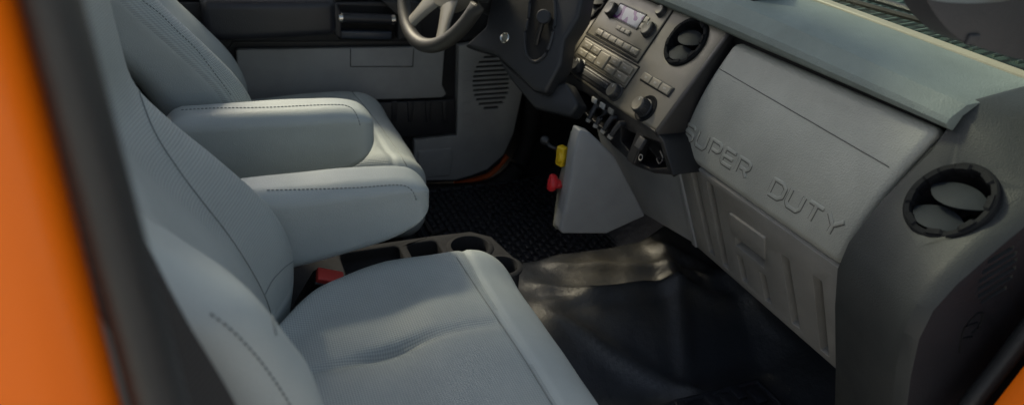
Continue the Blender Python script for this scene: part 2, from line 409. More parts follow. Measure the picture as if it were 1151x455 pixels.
# ================================================================== SEATS
PR_IN = smtab([(.20, -.44), (.24, -.405), (.281, -.384), (.354, -.361), (.419, -.350), (.474, -.352), (.538, -.378), (.606, -.429), (.675, -.486), (.725, -.517), (.79, -.524), (.90, -.530), (1.2, -.56)])
PR_OUT = smtab([(.20, -.44), (.30, -.385), (.40, -.362), (.50, -.360), (.584, -.372), (.622, -.386), (.683, -.415), (.718, -.455), (.76, -.487), (.825, -.500), (.90, -.505), (1.2, -.54)])
CORNER = smtab([(-.50, .15), (-.45, .22), (-.40, .42), (-.372, .58), (-.345, .73), (-.314, .85), (-.27, .94), (-.22, .99), (-.17, 1.0), (.1, 1.0)])
INS = [(.41, .9), (.435, -.1), (.47, -.12), (.60, -.32), (.72, -.5), (.9, -.6)]
def seat(name, label, yc, sg, cx1, ztop, hw, prin, prout):
    """sg=+1: inboard side toward +y"""
    t = thing(name, label, 'seat', (-.25, yc, 0), 'front seats of the truck cab')
    # backrest
    H0, H1 = .235, 1.14; th = .085; hb = hw
    def fb(p):
        z = (H0+H1)/2+p.z; v = p.y/hb*sg           # v=+1 inboard
        w = sstep(-1, 1, v)
        xr = lerp_tab(prin, z)*w + lerp_tab(prout, z)*(1-w)
        rec = .050*(1-sstep(.25, .86, abs(v)))*sstep(.25, .40, z)*(1-.55*sstep(.66, .80, z))
        narrow = 1-.10*sstep(.78, 1.1, z)
        return V((xr - rec*(p.x+th)/(2*th) + (p.x-th), yc+p.y*narrow, z))
    br = mk('backrest', *rbox(th, hb, (H1-H0)/2, .055, (4, 34, 70), 6, fb), [MAT['seat_plain'], MAT['seat_yz']], t, ang=80)
    # cushion
    x0, x1 = -.45, cx1; hx = (x1-x0)/2; hz = .088
    def fc(p):
        x = (x0+x1)/2+p.x; y = p.y; top = (p.z+hz)/(2*hz)
        v = y*sg/hw
        if v > 0:                                    # rounded rear inboard corner
            y = y*lerp_tab(CORNER, x)
        fx = sstep(x1-.16, x1, x)
        x -= .018*fx*abs(v)**4
        z = ztop-hz+p.z
        if top > .5:
            z += .014*math.exp(-((abs(v)-.80)/.16)**2)
            z += .014*math.exp(-((x+.02-x1+.14)/.10)**2)*(1-abs(v)**4)
            z -= .012*sstep(x1-.085, x1-.02, x)
            for vv, dp in ((.12, .011), (-.62, .008)):
                g = math.exp(-((v-vv)/.035)**2)*(1-sstep(x1-.105, x1-.084, x))
                z -= dp*g*(.45+1.0*math.exp(-((x+.245)/.05)**2))
                z -= .009*math.exp(-((v-vv)/.15)**2-((x+.26)/.09)**2)
            z -= .0035*math.exp(-((x-(x1-.084))/.006)**2)
            z += .0035*mn.noise(V((x*11, y*11, yc*9)))
        return V((x, yc+y, z))
    cu = mk('cushion', *rbox(hx, hw, hz, .050, (56, 60, 4), 6, fc), [MAT['seat_plain'], MAT['seat_xy']], t, ang=80)
    off = OFF[cu]
    for p in cu.data.polygons:
        c = p.center+off
        if p.normal.z > .45 and c.x < x1-.085: p.material_index = 1
    for p in br.data.polygons:
        c = p.center+off; v = (c.y-yc)/hw*sg
        if p.normal.x > .15 and c.z > .40 and v > lerp_tab(INS, c.z): p.material_index = 1
    # base under the cushion
    mk('seat_base', *rbox(.19, hw-.05, .10, .02, (2, 2, 2), 2, lambda p: p+V((-.26, yc, .11))), MAT['gap'], t)
    return t, br, cu
psg, pback, pcush = seat('captain_chair', 'grey cloth passenger seat nearest the camera, its cushion in the lower centre', -.43, 1, .006, .392, .262, PR_IN, PR_OUT)
shift = lambda tab, d, dz: [(a+dz, b+d) for a, b in tab]
drv, dback, dcush = seat('captain_chair', 'grey cloth driver seat beyond the armrests, beside the far door', .42, -1, -.015, .378, .262, shift(PR_IN, -.008, .05), shift(PR_IN, -.008, -.03))

def armrest(par, y0, y1, x0, x1, zt, zb, zf, nm='armrest'):
    hx, hy, hz = (x1-x0)/2, (y1-y0)/2, (zt-zb)/2
    def fn(p):
        x = (x0+x1)/2+p.x; u = max(0.0, (p.x+hx)/(2*hx)); w = (p.z+hz)/(2*hz)
        z = zb+(zt-zb)*w
        z += (1-w)*zf*u**1.6 - w*.022*sstep(.12, -.02, u) - .006*w*u
        e = max(0, (u-.70)/.30); zc_ = zb+(zt-zb)*.66; z = zc_+(z-zc_)*math.sqrt(max(.0, 1-.80*e*e*e))
        z += .003*mn.noise(V((x*10, p.y*10, y0*7)))
        y = (y0+y1)/2+p.y+.006*math.sin(math.pi*u)*(1 if p.y > 0 else -1)
        return V((x, y, z))
    return mk(nm, *rbox(hx, hy, hz, .028, (24, 6, 10), 6, fn), MAT['seat_plain'], par, ang=80)
arm2 = armrest(psg, -.180, -.098, -.455, -.124, .538, .388, .052)
arm1 = armrest(drv, .050, .135, -.525, -.164, .575, .418, .030)

# ------------------------------------------------------------------ belt and buckle
be = thing('seat_belt', 'black woven seat belt webbing hanging beside the passenger backrest', 'seat belt', (-.45, -.76, .2))
q0 = [P(118, 185, 'y', -.745), P(165, 278, 'y', -.75), P(205, 355, 'y', -.755), P(275, 478, 'y', -.76), P(330, 620, 'y', -.765)]
def ribbon(path, wdir, w, th, nd):
    rings = []
    for p in path: rings.append([p, p+wdir*w, p+wdir*w+nd*th, p+nd*th])
    return loft(rings, True, True)
path = spline([V((-.52, -.735, 1.25)), V((-.507, -.74, .95))]+q0, 8)
mk('webbing', *ribbon(path, V((-.55, -.83, 0)).normalized(), .048, .0016, V((.83, -.55, 0))), MAT['belt'], be, ang=60)
bk = thing('seat_belt_buckle', 'black seat belt buckle with red release button beside the passenger cushion', 'buckle', (-.30, -.15, .25))
bc = P(369, 314, 'y', -.165); bn = V((.35, -.35, .87)).normalized(); ba, bb, bn = basis(bn, V((.1, 1, .2)))
mk('buckle_body', *obox(bc-bn*.045, ba, bb, bn, .025, .016, .048, .005, 3), MAT['black'], bk)
mk('release_button', *obox(bc+bn*.006, ba, bb, bn, .022, .0125, .007, .003, 3), MAT['buckle_red'], bk)
mk('buckle_stalk', *tube([bc-bn*.09, bc-bn*.13-V((.01, 0, .02)), bc-bn*.16-V((.03, 0, .05))], .009, 8), MAT['black'], bk)

# ------------------------------------------------------------------ centre console
con = thing('floor_console', 'low dark grey floor console with two trays and cup holders between the seats', 'console', (-.15, -.02, .12))
zc = .28
def CZ(px, py, z=zc): return P(px, py, 'z', z)
out = [V((-.40, .055, zc)), V((-.05, .056, zc)), V((.03, .052, zc)), V((.066, .02, zc)), V((.075, -.035, zc)), V((.085, -.09, zc)), V((.06, -.13, zc)), V((-.40, -.13, zc))]
cuts = []
for x0, x1, y0, y1, d in ((-.245, -.128, -.085, .038, .030), (-.112, -.050, -.085, .038, .055)):
    cuts.append(rbox((x1-x0)/2, (y1-y0)/2, .1, .012, (1, 1, 1), 3, lambda p, a=(x0+x1)/2, b=(y0+y1)/2, d=d: V((a+p.x, b+p.y, zc-d+.1+p.z))))
CUPS = [(V((.008, -.008, zc)), .038), (V((.045, -.092, zc)), .030)]
for c, r_ in CUPS: cuts.append(cyl(c, V((0, 0, 1)), r_, -.075, .05, 40))
mk('console_body', *prism(out, (0, 0, -.16)), MAT['console'], con, bev=.005, seg=3, cut=cuts)
for c, r_ in CUPS:
    mk('cup_holder', *lathe(c, V((0, 0, 1)), [(r_-.0015, -.07), (r_-.001, .0), (r_+.001, .004), (r_+.006, .004), (r_+.010, .001), (r_+.010, -.002)], 40), MAT['console'], con)
# hoses and seat hardware in front of the driver seat base
hs = spline([P(462, 262, 'z', .20), P(470, 242, 'z', .18), P(478, 250, 'z', .16), P(486, 262, 'z', .17), P(500, 258, 'z', .15)], 6)
hz_ = thing('seat_slide_lever', 'black looped wire lever on the floor in front of the driver seat', 'lever', tuple(hs[0]))
mk('lever_bar', *tube(hs, .006, 8), MAT['black'], hz_)

# ================================================================== FLOOR MATS
def ribbed_mat(name, label, x0, x1, y0, y1, nx, ny, z, skew=0):
    t = thing(name, label, 'floor mat', ((x0+x1)/2, (y0+y1)/2, z), 'rubber floor mats')
    mk('mat_base', *rbox((x1-x0)/2, (y1-y0)/2, .006, .004, (2, 2, 1), 2, lambda p: V(((x0+x1)/2+p.x, (y0+y1)/2+p.y, z+p.z))), MAT['mat'], t)
    gs = []
    dx, dy = (x1-x0-.05)/nx, (y1-y0-.05)/ny
    for i in range(nx):
        for j in range(ny):
            cx, cy = x0+.025+dx*(i+.5), y0+.025+dy*(j+.5)+(dy/2 if i % 2 else 0)
            gs.append(rbox(dx*.36, dy*.44, .005, .0024, (1, 1, 1), 1, lambda p: V((cx+p.x, cy+p.y, z+.0065+p.z))))
    mk('tread_ribs', *join(*gs), MAT['mat'], t)
    rim = [V((x0+.012, y0+.012, z+.006)), V((x1-.012, y0+.012, z+.006)), V((x1-.012, y1-.012, z+.006)), V((x0+.012, y1-.012, z+.006))]
    mk('raised_rim', *tube([a.lerp(b, k/6) for a, b in zip(rim, rim[1:]+rim[:1]) for k in range(6)], .006, 8, True), MAT['mat'], t)
    return t
ribbed_mat('floor_mat', 'ribbed black rubber floor mat in the driver footwell', .04, .60, .215, .75, 26, 15, .012)
ribbed_mat('floor_mat', 'ribbed black rubber floor mat at the bottom, in the passenger footwell', .02, .585, -.76, -.285, 15, 9, .012)

# ================================================================== DRIVER DOOR
dr = thing('driver_door', 'charcoal and grey driver door panel with armrest, pull handle and speaker grille', 'door', (.0, .80, 0))
YD = .790
def DP(px, py, y=YD): return P(px, py, 'y', y)
o_ = [DP(60, -60), DP(640, -60), DP(603, 20), DP(590, 90), DP(583, 130), DP(575, 160), DP(562, 184), DP(545, 196), DP(515, 204), DP(470, 207), DP(300, 215), DP(120, 215)]
mk('door_shell', *prism(o_, (0, .03, 0)), MAT['door'], dr, bev=.004)
def dpoly(name, px, y, th, mat, bev=.005, par=dr, cut=None, seg=3):
    return mk(name, *prism([P(a, b, 'y', y) for a, b in px], (0, th, 0)), mat, par, bev=bev, seg=seg, cut=cut)
# upper trim
dpoly('upper_trim', [(90, -60), (560, -60), (520, -6), (360, 2), (225, -1), (150, 4)], .765, .05, MAT['door_grey'], .008)
dpoly('upper_rail', [(120, 62), (120, 2), (560, 2), (540, 40), (520, 47), (262, 48), (256, 58), (258, 112), (235, 130), (120, 130)], .772, .03, MAT['door'], .006)
# armrest pad
a0, a1 = P(226, 22, 'y', .70), P(377, 22, 'y', .70)
def fa(p):
    u = (p.x+.20)/.40; return V((a0.x+(a1.x-a0.x+.002)*u, .735+p.y-.008*math.sin(u*3.1), a0.z-.002+p.z*(1-.10*u)))
mk('door_armrest', *rbox(.20, .05, .053, .026, (10, 3, 3), 5, fa), MAT['door_pad'], dr)
# pull handle in its pocket
pk = [(380, 6), (437, 8), (446, 14), (444, 45), (438, 46), (382, 45), (378, 40)]
dpoly('handle_pocket', pk, .768, .012, MAT['gap'], .003)
dpoly('pocket_floor', [(381, 35), (441, 36), (440, 45), (383, 44)], .742, .03, plastic('pocket_blue', (.03, .04, .06), .35, bs=0), .004)
h0, h1 = P(382, 20, 'y', .735), P(441, 22, 'y', .735)
mk('pull_handle', *tube([h0.lerp(h1, k/8) for k in range(9)], .0135, 14), MAT['door_pad'], dr)
for p in (h0, h1):
    mk('handle_ferrule', *tube([p-V((.004, 0, 0)), p+V((.006, 0, 0))], .0145, 14), MAT['chrome'], dr)
dpoly('handle_bracket', [(372, 4), (379, 4), (384, 16), (384, 44), (376, 40)], .725, .05, MAT['door_pad'], .004)
dpoly('handle_bracket', [(430, 2), (470, 2), (474, 38), (448, 46), (447, 18), (437, 9)], .735, .05, MAT['column'], .004)
# grey insert with pocket seam
dpoly('grey_insert', [(265, 57), (268, 56), (497, 53), (500, 56), (497, 96), (502, 106), (497, 110), (440, 112), (270, 116)], .764, .02, MAT['door_grey'], .004)
g = [P(a, b, 'y', .7632) for a, b in [(394, 55), (394, 75), (464, 75), (465, 55)]]
mk('pocket_seam', *tube([a.lerp(b, k/8) for a, b in zip(g, g[1:]) for k in range(9)], .0011, 6), MAT['gap'], dr)
# lower bin, ribbed
dpoly('lower_bin', [(420, 116), (512, 112), (512, 150), (470, 154), (420, 156)], .764, .02, MAT['door'], .004)
for x in (440, 458, 478, 497):
    dpoly('bin_rib', [(x, 114), (x+7, 114), (x+6, 138), (x+1, 138)], .760, .008, MAT['door'], .003)
# grey speaker panel
def slots(px0, py0, rx, ry, nrow, y, tilt=0):
    gs = []
    for k in range(nrow):
        t = -1+2*(k+.5)/nrow; w = math.sqrt(max(0, 1-t*t))*rx*.98
        a = P(px0-w, py0+t*ry, 'y', y); b = P(px0+w, py0+t*ry, 'y', y); c = (a+b)/2
        gs.append(obox(c, V((1, 0, 0)), V((0, 0, 1)), V((0, -1, 0)), (b-a).length/2, .0036, .012, .0015, 1))
    return gs
sp = [(516, 52), (600, 40), (592, 80), (584, 118), (577, 150), (566, 174), (548, 190), (530, 197), (512, 202), (466, 203), (466, 158), (514, 153)]
mk('speaker_panel', *prism([P(a, b, 'y', .758) for a, b in sp], (0, .03, 0)), MAT['door_grey'], dr, bev=.005, seg=3, cut=slots(552, 93, 21, 31, 12, .758))
dpoly('speaker_back', [(528, 60), (576, 60), (576, 126), (528, 126)], .7665, .004, MAT['gap'], 0)
for k in range(7):
    a, b = P(521, 68+k*12, 'y', .757), P(529, 68+k*12, 'y', .757)
    mk('panel_rib', *tube([a, a.lerp(b, .5), b], .0016, 6), MAT['door_grey'], dr)
dpoly('panel_pocket', [(470, 170), (508, 167), (510, 178), (506, 198), (470, 200)], .751, .02, MAT['door_grey'], .005)

# ================================================================== DASHBOARD
da = thing('dashboard', 'grey truck dashboard with bronze centre stack, round air vents and embossed glovebox lid', 'dashboard', (.45, .0, .20))
SO, ST, SN, SS = V((.344, -.1, .535)), V((.525, 0, .851)).normalized(), V((-.851, 0, .525)).normalized(), V((0, -1, 0))
def B(px, py, h=0): return PL(px, py, SO+SN*h, SN)
def S(s, t, h=0): return SO+SS*s+ST*t+SN*h
def st(px, py):
    d = B(px, py)-SO; return d.dot(SS), d.dot(ST)

# --- padded top
w1, w2 = P(946, 3, 'z', .802), P(1151, 92, 'z', .764)
WB = (w1.x-w2.x)/(w2.y**2-w1.y**2); WA = w1.x+WB*w1.y**2
def wx(y): return WA-WB*y*y
TOP = [(.50, .715), (.462, .724), (.440, .735), (.432, .746), (.436, .757), (.459, .7805), (.50, .785), (.60, .792), (.72, .796), (.86, .800), (.95, .80), (.95, .70), (.50, .70)]
def top_pt(x, z, y):
    d = 0
    if x > .5: d = -(x-.5)*.35*max(0, abs(y)-.1)
    e = max(0, (y+.1)/-.475)**1.3; z -= e*(.012+.30*max(-.04, z-.735))
    return V((min(x+d+.016*e, wx(y)+.004), y, z))
PADT = [(.459, .7805), (.50, .785), (.60, .792), (.72, .796), (.95, .80)]
def padz(y):
    e = max(0, (y+.1)/-.475)**1.3; z = lerp_tab(PADT, wx(y)-.016*e+(.35*max(0, abs(y)-.1)*(wx(y)-.5))); return z-e*(.012+.30*(z-.735))
ys = [-.575]+[-.54+.06*i for i in range(0, 20)]+[.63]
mk('dash_pad', *loft([[top_pt(x, z, y) for x, z in TOP] for y in ys], True, True), MAT['dash_top'], da, bev=.0025, ang=24)
mk('shadow_gap', *rbox(.02, .245, .012, .004, (1, 1, 1), 1, lambda p: V((.494+p.x, -.300+p.y, .716+p.z))), MAT['gap'], da)

# --- upper glovebox lid with lettering
GO = V((.403, -.1, .488)); GT = V((.062, 0, .232)).normalized(); GN = V((-GT.z, 0, GT.x))
def G(s, t, h=0): return GO+SS*s+GT*t+GN*h
def fg(p):
    t = .118+p.y; s = .2145+p.x+.14*(t-.0)-.005
    b = .016*math.sin(math.pi*max(0, min(1, t/.25)))
    return G(s, t, -.016+p.z+b)
gl = mk('glovebox_lid', *rbox(.217, .118, .017, .014, (30, 16, 1), 5, fg), MAT['glove'], da, ang=60)
gtree = bvh(gl)
F5 = {'S': [[(1, .82), (.85, 1), (.15, 1), (0, .85), (0, .65), (.15, .52), (.85, .48), (1, .35), (1, .15), (.85, 0), (.15, 0), (0, .18)]],
      'U': [[(0, 1), (0, .2), (.18, 0), (.82, 0), (1, .2), (1, 1)]],
      'P': [[(0, 0), (0, 1), (.82, 1), (1, .85), (1, .55), (.82, .4), (.3, .4)]],
      'E': [[(1, 1), (.12, 1), (0, .88), (0, .12), (.12, 0), (1, 0)], [(0, .5), (.92, .5)]],
      'R': [[(0, 0), (0, 1), (.82, 1), (1, .85), (1, .58), (.82, .42), (.3, .42)], [(.62, .42), (1, 0)]],
      'D': [[(0, 0), (0, 1), (.72, 1), (1, .78), (1, .22), (.72, 0), (0, 0)]],
      'T': [[(0, 1), (1, 1)], [(.5, 1), (.5, 0)]], 'Y': [[(0, 1), (.5, .5), (1, 1)], [(.5, .5), (.5, 0)]]}
def gsurf(s, t):
    o = G(s, t, .2); loc, nrm, i, d = gtree.ray_cast(o, -GN); return loc
for word, s0 in (('SUPER', -.003), ('DUTY', .248)):
    gs = []; gd = []
    for i, ch in enumerate(word):
        for pth in F5[ch]:
            pp = []
            for a, b in zip(pth, pth[1:]):
                for k in range(5):
                    x = a[0]+(b[0]-a[0])*k/5; y = a[1]+(b[1]-a[1])*k/5; pp.append((x, y))
            pp.append(pth[-1])
            pts = [gsurf(s0+i*.0405+x*.029+(.036+y*.029)*.14, .036+y*.028) for x, y in pp]
            pts = [p for p in pts if p is not None]
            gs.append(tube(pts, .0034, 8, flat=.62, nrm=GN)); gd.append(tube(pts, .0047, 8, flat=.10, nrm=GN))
    mk('embossed_word', *join(*gs), MAT['glove'], gl)
    mk('word_shade_outline', *join(*gd), MAT['groove'], gl)  # flat dark outline, painted shade around the raised letters
mk('airbag_seam', *tube(resample(on(gtree, [(806, 76), (1003, 190)], 40, .0002), .006), .0008, 6), MAT['groove'], gl)

# --- lower glovebox door
LO = V((.403, -.1, .487)); LT = V((.092, 0, -.227)).normalized(); LN = V((LT.z, 0, -LT.x))
def L(s, t, h=0): return LO+SS*s+LT*t+LN*h
def slot(s0, t0, s1, t1, w, d):
    a, b = L(s0, t0), L(s1, t1); ax = (b-a).normalized(); n_ = LN
    return obox((a+b)/2, ax, n_.cross(ax), n_, (b-a).length/2, w/2, d, min(w*.16, d*.5), 3)
cuts = [slot(.047, .020, .066, .226, .021, .023), slot(.100, .020, .112, .232, .021, .023), slot(.302, .066, .316, .228, .021, .023), slot(.378, .060, .386, .236, .021, .023),
        slot(.166, .162, .174, .226, .019, .023), slot(.232, .158, .242, .228, .019, .023)]
cuts.append(prism([L(.160, .085, .01), L(.247, .083, .01), L(.242, .139, .01), L(.158, .139, .01)], -LN*.032))
lx = [L(-.005, .004), L(.429, .004), L(.418, .252), L(.008, .246)]
lg = mk('glovebox_door', *prism(lx, -LN*.03), MAT['lower'], da, bev=.004, seg=3, cut=cuts)
# latch: recess frame + paddle
mk('latch_paddle', *prism([L(.157, .056, .005), L(.256, .053, .005), L(.249, .110, .004), L(.153, .109, .004)], -LN*.012), MAT['lower'], da, bev=.0022, seg=3)
mk('under_dash', *rbox(.16, .31, .10, .01, (1, 1, 1), 2, lambda p: V((.70+p.x, -.32+p.y, .42+p.z))), MAT['gap'], da)
mk('dash_core', *rbox(.20, .66, .10, .02, (1, 1, 1), 2, lambda p: V((.72+p.x, .0+p.y, .60+p.z))), MAT['gap'], da)

# --- knee panel left of the glovebox, below the stack
kp = [L(-.40, .060, -.002), L(-.020, .040, -.002), L(.002, .246, -.002), L(-.235, .303, -.002), L(-.40, .33, -.002)]
mk('knee_panel', *prism(kp, -LN*.03), MAT['blue_grey'], da, bev=.004, seg=3)
kb = [L(-.016, .010, .004), L(-.006, .010, .004), L(.010, .246, .004), L(-.006, .246, .004)]
mk('panel_edge', *prism(kb, -LN*.03), MAT['blue_grey'], da, bev=.002)

# --- outboard end cap
A_ = [(.86, .782), (.60, .772), (.540, .764), (.500, .758), (.476, .742), (.452, .688), (.408, .612), (.382, .545), (.377, .500), (.398, .430), (.449, .296), (.490, .18), (.86, .18)]
B_ = [(.86, .780), (.62, .768), (.560, .756), (.515, .732), (.462, .692), (.400, .645), (.345, .598), (.322, .562), (.318, .520), (.332, .460), (.362, .370), (.415, .18), (.86, .18)]
rg = []
for y, w in ((-.545, 0), (-.552, .02), (-.60, .33), (-.65, .67), (-.695, .97), (-.705, 1)):
    rg.append([V((a[0]+(b[0]-a[0])*w, y-.022*(1-w)*sstep(.55, .70, a[1]), a[1]+(b[1]-a[1])*w)) for a, b in zip(A_, B_)])
# chamfered outer rim and the flat side face
rim = [V((b[0]+(.007 if i not in (0, 12) else 0), -.722, b[1]-(.003 if i < 7 else 0))) for i, b in enumerate(B_)]
rg.append(rim)
ec_v, ec_f = loft(rg, True, True)
tmp = BVHTree.FromPolygons([V(v) for v in ec_v], ec_f)
def surf_frame(tree, px, py, d=22):
    c, _ = cast(tree, px, py); a, _ = cast(tree, px-d, py); b, _ = cast(tree, px+d, py); e, _ = cast(tree, px, py-d); g_, _ = cast(tree, px, py+d)
    n_ = (b-a).cross(e-g_).normalized()
    if n_.dot(ray(px, py)) > 0: n_.negate()
    return (a+b+e+g_)/4*.5+c*.5, n_
vc, vn = surf_frame(tmp, 1068, 226)
VR = .0545
cuts = [cyl(vc, vn, VR-.002, -.07, .08, 48)]
# defroster slots on the side face
def side_pt(px, py): return P(px, py, 'y', -.722)
sl = []
for k in range(6):
    t = -1+2*(k+.5)/6; cx_, cy_ = 1121+t*-5, 309+t*27
    w = math.sqrt(1-t*t*.8)*22
    a, b = side_pt(cx_-w, cy_+w*.55), side_pt(cx_+w, cy_-w*.62)
    ax = (b-a).normalized(); cuts.append(obox((a+b)/2, ax, ax.cross(V((0, -1, 0))), V((0, -1, 0)), (b-a).length/2, .0036, .012, .002, 1))
ec = mk('end_cap', ec_v, ec_f, [MAT['endcap'], MAT['endside_shade']], da, bev=.0025, seg=2, cut=cuts, ang=25)
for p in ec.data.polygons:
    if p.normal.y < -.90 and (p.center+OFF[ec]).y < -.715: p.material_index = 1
etree = bvh(ec)
icon = [[(1078, 395), (1082, 372), (1090, 360), (1098, 352)], [(1098, 352), (1104, 352), (1101, 364), (1092, 374)], [(1080, 380), (1092, 378)], [(1086, 366), (1098, 362)]]
mk('embossed_symbol', *join(*[tube(p_, .0016, 6) for p_ in [on(etree, q, 5, .0004) for q in icon] if len(p_) > 2]), MAT['ring'], ec)

# --- vents
def vent(c, n_, R, par, across, seg=48, lv=1.0):
    a, b, n_ = basis(n_, across.cross(n_)*-1)
    a = across-n_*across.dot(n_); a.normalize(); b = n_.cross(a)
    w = obj_v = mk('air_vent', *lathe(c, n_, [(R*.30, -.060), (R*.72, -.055), (R*.84, -.03), (R*.86, -.006), (R*.86, .001)], seg), MAT['gap'], par)
    rows = []
    for k in range(97):
        t = 2*math.pi*k/96; d = a*math.cos(t)+b*math.sin(t); up_ = .0022 if (k % 12) in (3, 4, 5, 6, 7, 8) else 0
        ri = .80 if up_ else .85
        rows.append([c+d*(R*q)+n_*h for q, h in ((ri, -.012), (ri-.005, .001), (ri+.02, .0045+up_), (.955, .005+up_), (.965, .005), (.985, .005), (1.03, .0032), (1.04, -.003), (.98, -.01))])
    mk('vent_ring', *loft(rows, False), MAT['ring'], w, ang=14)
    for b0, H in ((.25*R, .46*R), (-.43*R, .44*R)):
        rows = []; half = math.sqrt(.86**2-(abs(b0)/R)**2)*R
        for i in range(25):
            u = -1+2*i/24; row = []; q = 1-abs(u)**2.1
            for j in range(9):
                v = -1+2*j/8
                bb = b0+H*(v*.80*q-.10*q); row.append(c+a*(u*half)+b*bb+n_*(-.008-.42*(bb-b0)+.0012*q*(1-v*v)+.006*q))
            rows.append(row)
        v_, f_ = loft(rows, False); k0 = len(v_); v2 = [p-n_*.003 for p in v_]
        f2 = [tuple(q+k0 for q in f[::-1]) for f in f_]; nr, nc = len(rows), 9
        side = [(i*nc, (i+1)*nc, (i+1)*nc+k0, i*nc+k0) for i in range(nr-1)] + [(i*nc+8, i*nc+8+k0, (i+1)*nc+8+k0, (i+1)*nc+8) for i in range(nr-1)]
        mk('louver', v_+v2, f_+f2+side, MAT['louver'], w, ang=40)
    mk('louver_link', *obox(c-b*.05*R-n_*.024, b, a, n_, R*.3, R*.06, .004, .0015, 2), MAT['ring'], w)
    return w
vent(vc, vn, VR, da, V((0.0, -1, 0)))

# --- centre stack bezel
c1 = B(771, 47); c2 = B(668, 2)
bz = [S(*q) for q in [(.006, .36), (.004, .238), (.0, .002), (-.10, -.004), (-.25, -.004), (-.36, .0), (-.452, .010), (-.470, .045), (-.500, .10), (-.545, .16), (-.555, .36)]]
cuts = [cyl(c1, SN, .0500, -.08, .05, 48), cyl(c2, SN, .0500, -.08, .05, 48)]
bez = mk('stack_bezel', *prism(bz, -SN*.05), MAT['bezel'], da, bev=.006, seg=4, cut=cuts)
vent(c1, SN, .0505, da, V((0, -1, -.0)))
vent(c2, SN, .0505, da, V((0, -1, -.0)))
side_ = [S(.012, .36, .002), S(.010, .20, .002), S(.004, .0, .002), V((.400, -.106, .436)), V((.46, -.106, .46)), V((.52, -.106, .72)), V((.56, -.106, .80))]
mk('stack_side', *prism(side_, (0, .012, 0)), MAT['black'], da, bev=.003)

# --- lower black bezel with bins
XV = .346; VN = V((-1, 0, 0))
def W(px, py, x=XV): return P(px, py, 'x', x)
lb = [W(634, 86), W(642, 84), W(690, 117), W(738, 148), W(746, 160), W(757, 197), W(735, 195), W(714, 187), W(690, 165), W(645, 116), W(634, 96)]
def wbox(px, d, x=XV): return prism([W(a, b, x-.02) if 0 else W(a, b, x)-V((.02, 0, 0)) for a, b in px], (d+.02, 0, 0))
bin1 = [(645, 99), (658, 105), (688, 126), (692, 137), (687, 152), (662, 131), (650, 118)]
bin2 = [(698, 142), (712, 150), (742, 161), (749, 189), (730, 189), (716, 181), (697, 158)]
mk('lower_bezel', *prism(lb, (.07, 0, 0)), MAT['black'], da, bev=.004, seg=3, cut=[wbox(bin1, .05), wbox(bin2, .05)])

def slab(name, px, h, th, mat, par, bev=.0018, seg=2):
    return mk(name, *prism([B(a, b)+SN*h for a, b in px], -SN*th), mat, par, bev=bev, seg=seg)
def srect(name, s0, s1, t0, t1, h, th, mat, par, bev=.0018, k=3, sl=0):
    c = S((s0+s1)/2, (t0+t1)/2, h-th/2)
    return mk(name, *obox(c, SS, ST, SN, (s1-s0)/2, (t1-t0)/2, th/2, bev, k), mat, par)
def sknob(name, px, R, H, par, cap=MAT['bezel'], h0=0, collar=True, ribs=22):
    c = B(*px)+SN*h0
    k = mk(name, *lathe(c, SN, [(R*1.16, 0), (R*1.14, .003), (R*1.02, .004), (R, H*.5), (R*.97, H-.003), (R*.92, H-.001), (R*.80, H)], 40), MAT['knob'], par)
    mk('knob_cap', *lathe(c, SN, [(R*.82, H-.004), (R*.82, H+.0004), (R*.76, H+.0012), (R*.4, H+.0006), (.0002, H+.0004)], 32), cap, k)
    gs = []
    for i in range(ribs):
        t = 2*math.pi*i/ribs; a, b, n_ = basis(SN, V((0, 0, 1))); d = a*math.cos(t)+b*math.sin(t)
        gs.append(tube([c+d*(R*1.005)+SN*.006, c+d*(R*.985)+SN*(H*.55), c+d*(R*.955)+SN*(H-.004)], R*.055, 5))
    mk('knob_grip', *join(*gs), MAT['knob'], k)
    mk('knob_pointer', *obox(c+SN*(H+.0008)+ST*R*.55, SS, ST, SN, .0008, R*.16, .0008, .0003, 1), MAT['mark'], k)
    return k
# groove lines of the radio panel
def groove(pts, h=.0002, r=.0014): return tube([S(*a, h).lerp(S(*b, h), k/6) for a, b in zip(pts, pts[1:]) for k in range(7)], r, 6)
rad = srect('radio', -.408, -.178, .098, .262, .0022, .012, MAT['bezel'], da, .003)
mk('radio_gap', *join(groove([(-.410, .27), (-.410, .0965), (-.176, .0965), (-.176, .27)], .0006, .0018)), MAT['gap'], rad)
srect('cd_slot', -.365, -.205, .2205, .2265, .0032, .004, MAT['gap'], rad, .001)
srect('display', -.352, -.246, .158, .190, .0040, .004, MAT['screen'], rad, .001)
mk('display_frame', *join(groove([(-.354, .156), (-.2445, .156), (-.2445, .192), (-.354, .192), (-.354, .156)], .0032, .0016)), MAT['black'], rad)
for s0, t0 in ((-.242, .176), (-.242, .160)): srect('radio_button', s0, s0+.016, t0, t0+.013, .0042, .005, MAT['button'], rad)
sknob('radio_knob', (690, 13), .0165, .017, rad)
sknob('radio_knob', (731, 35), .0165, .015, rad)
sknob('tuning_knob', (745, 14), .0125, .012, rad)
for i in range(6):
    s0 = -.372+i*.0305
    bt = srect('preset_button', s0, s0+.0292, .106, .120, .0068, .006, MAT['button'], rad, .0025)
    srect('button_legend', s0+.012, s0+.017, .111, .115, .0071, .0006, MAT['mark_dim'], bt, .0002)
mk('button_row_gap', *join(groove([(-.374, .1035), (-.188, .1035)], .0024, .0013), groove([(-.374, .1225), (-.188, .1225)], .0022, .0008)), MAT['gap'], rad)
for i in range(3):
    s0 = -.312+i*.019; srect('radio_button', s0, s0+.0178, .136, .146, .0062, .005, MAT['button'], rad, .002)
srect('radio_legend', -.372, -.354, .148, .152, .0026, .0006, MAT['mark_dim'], rad, .0002)
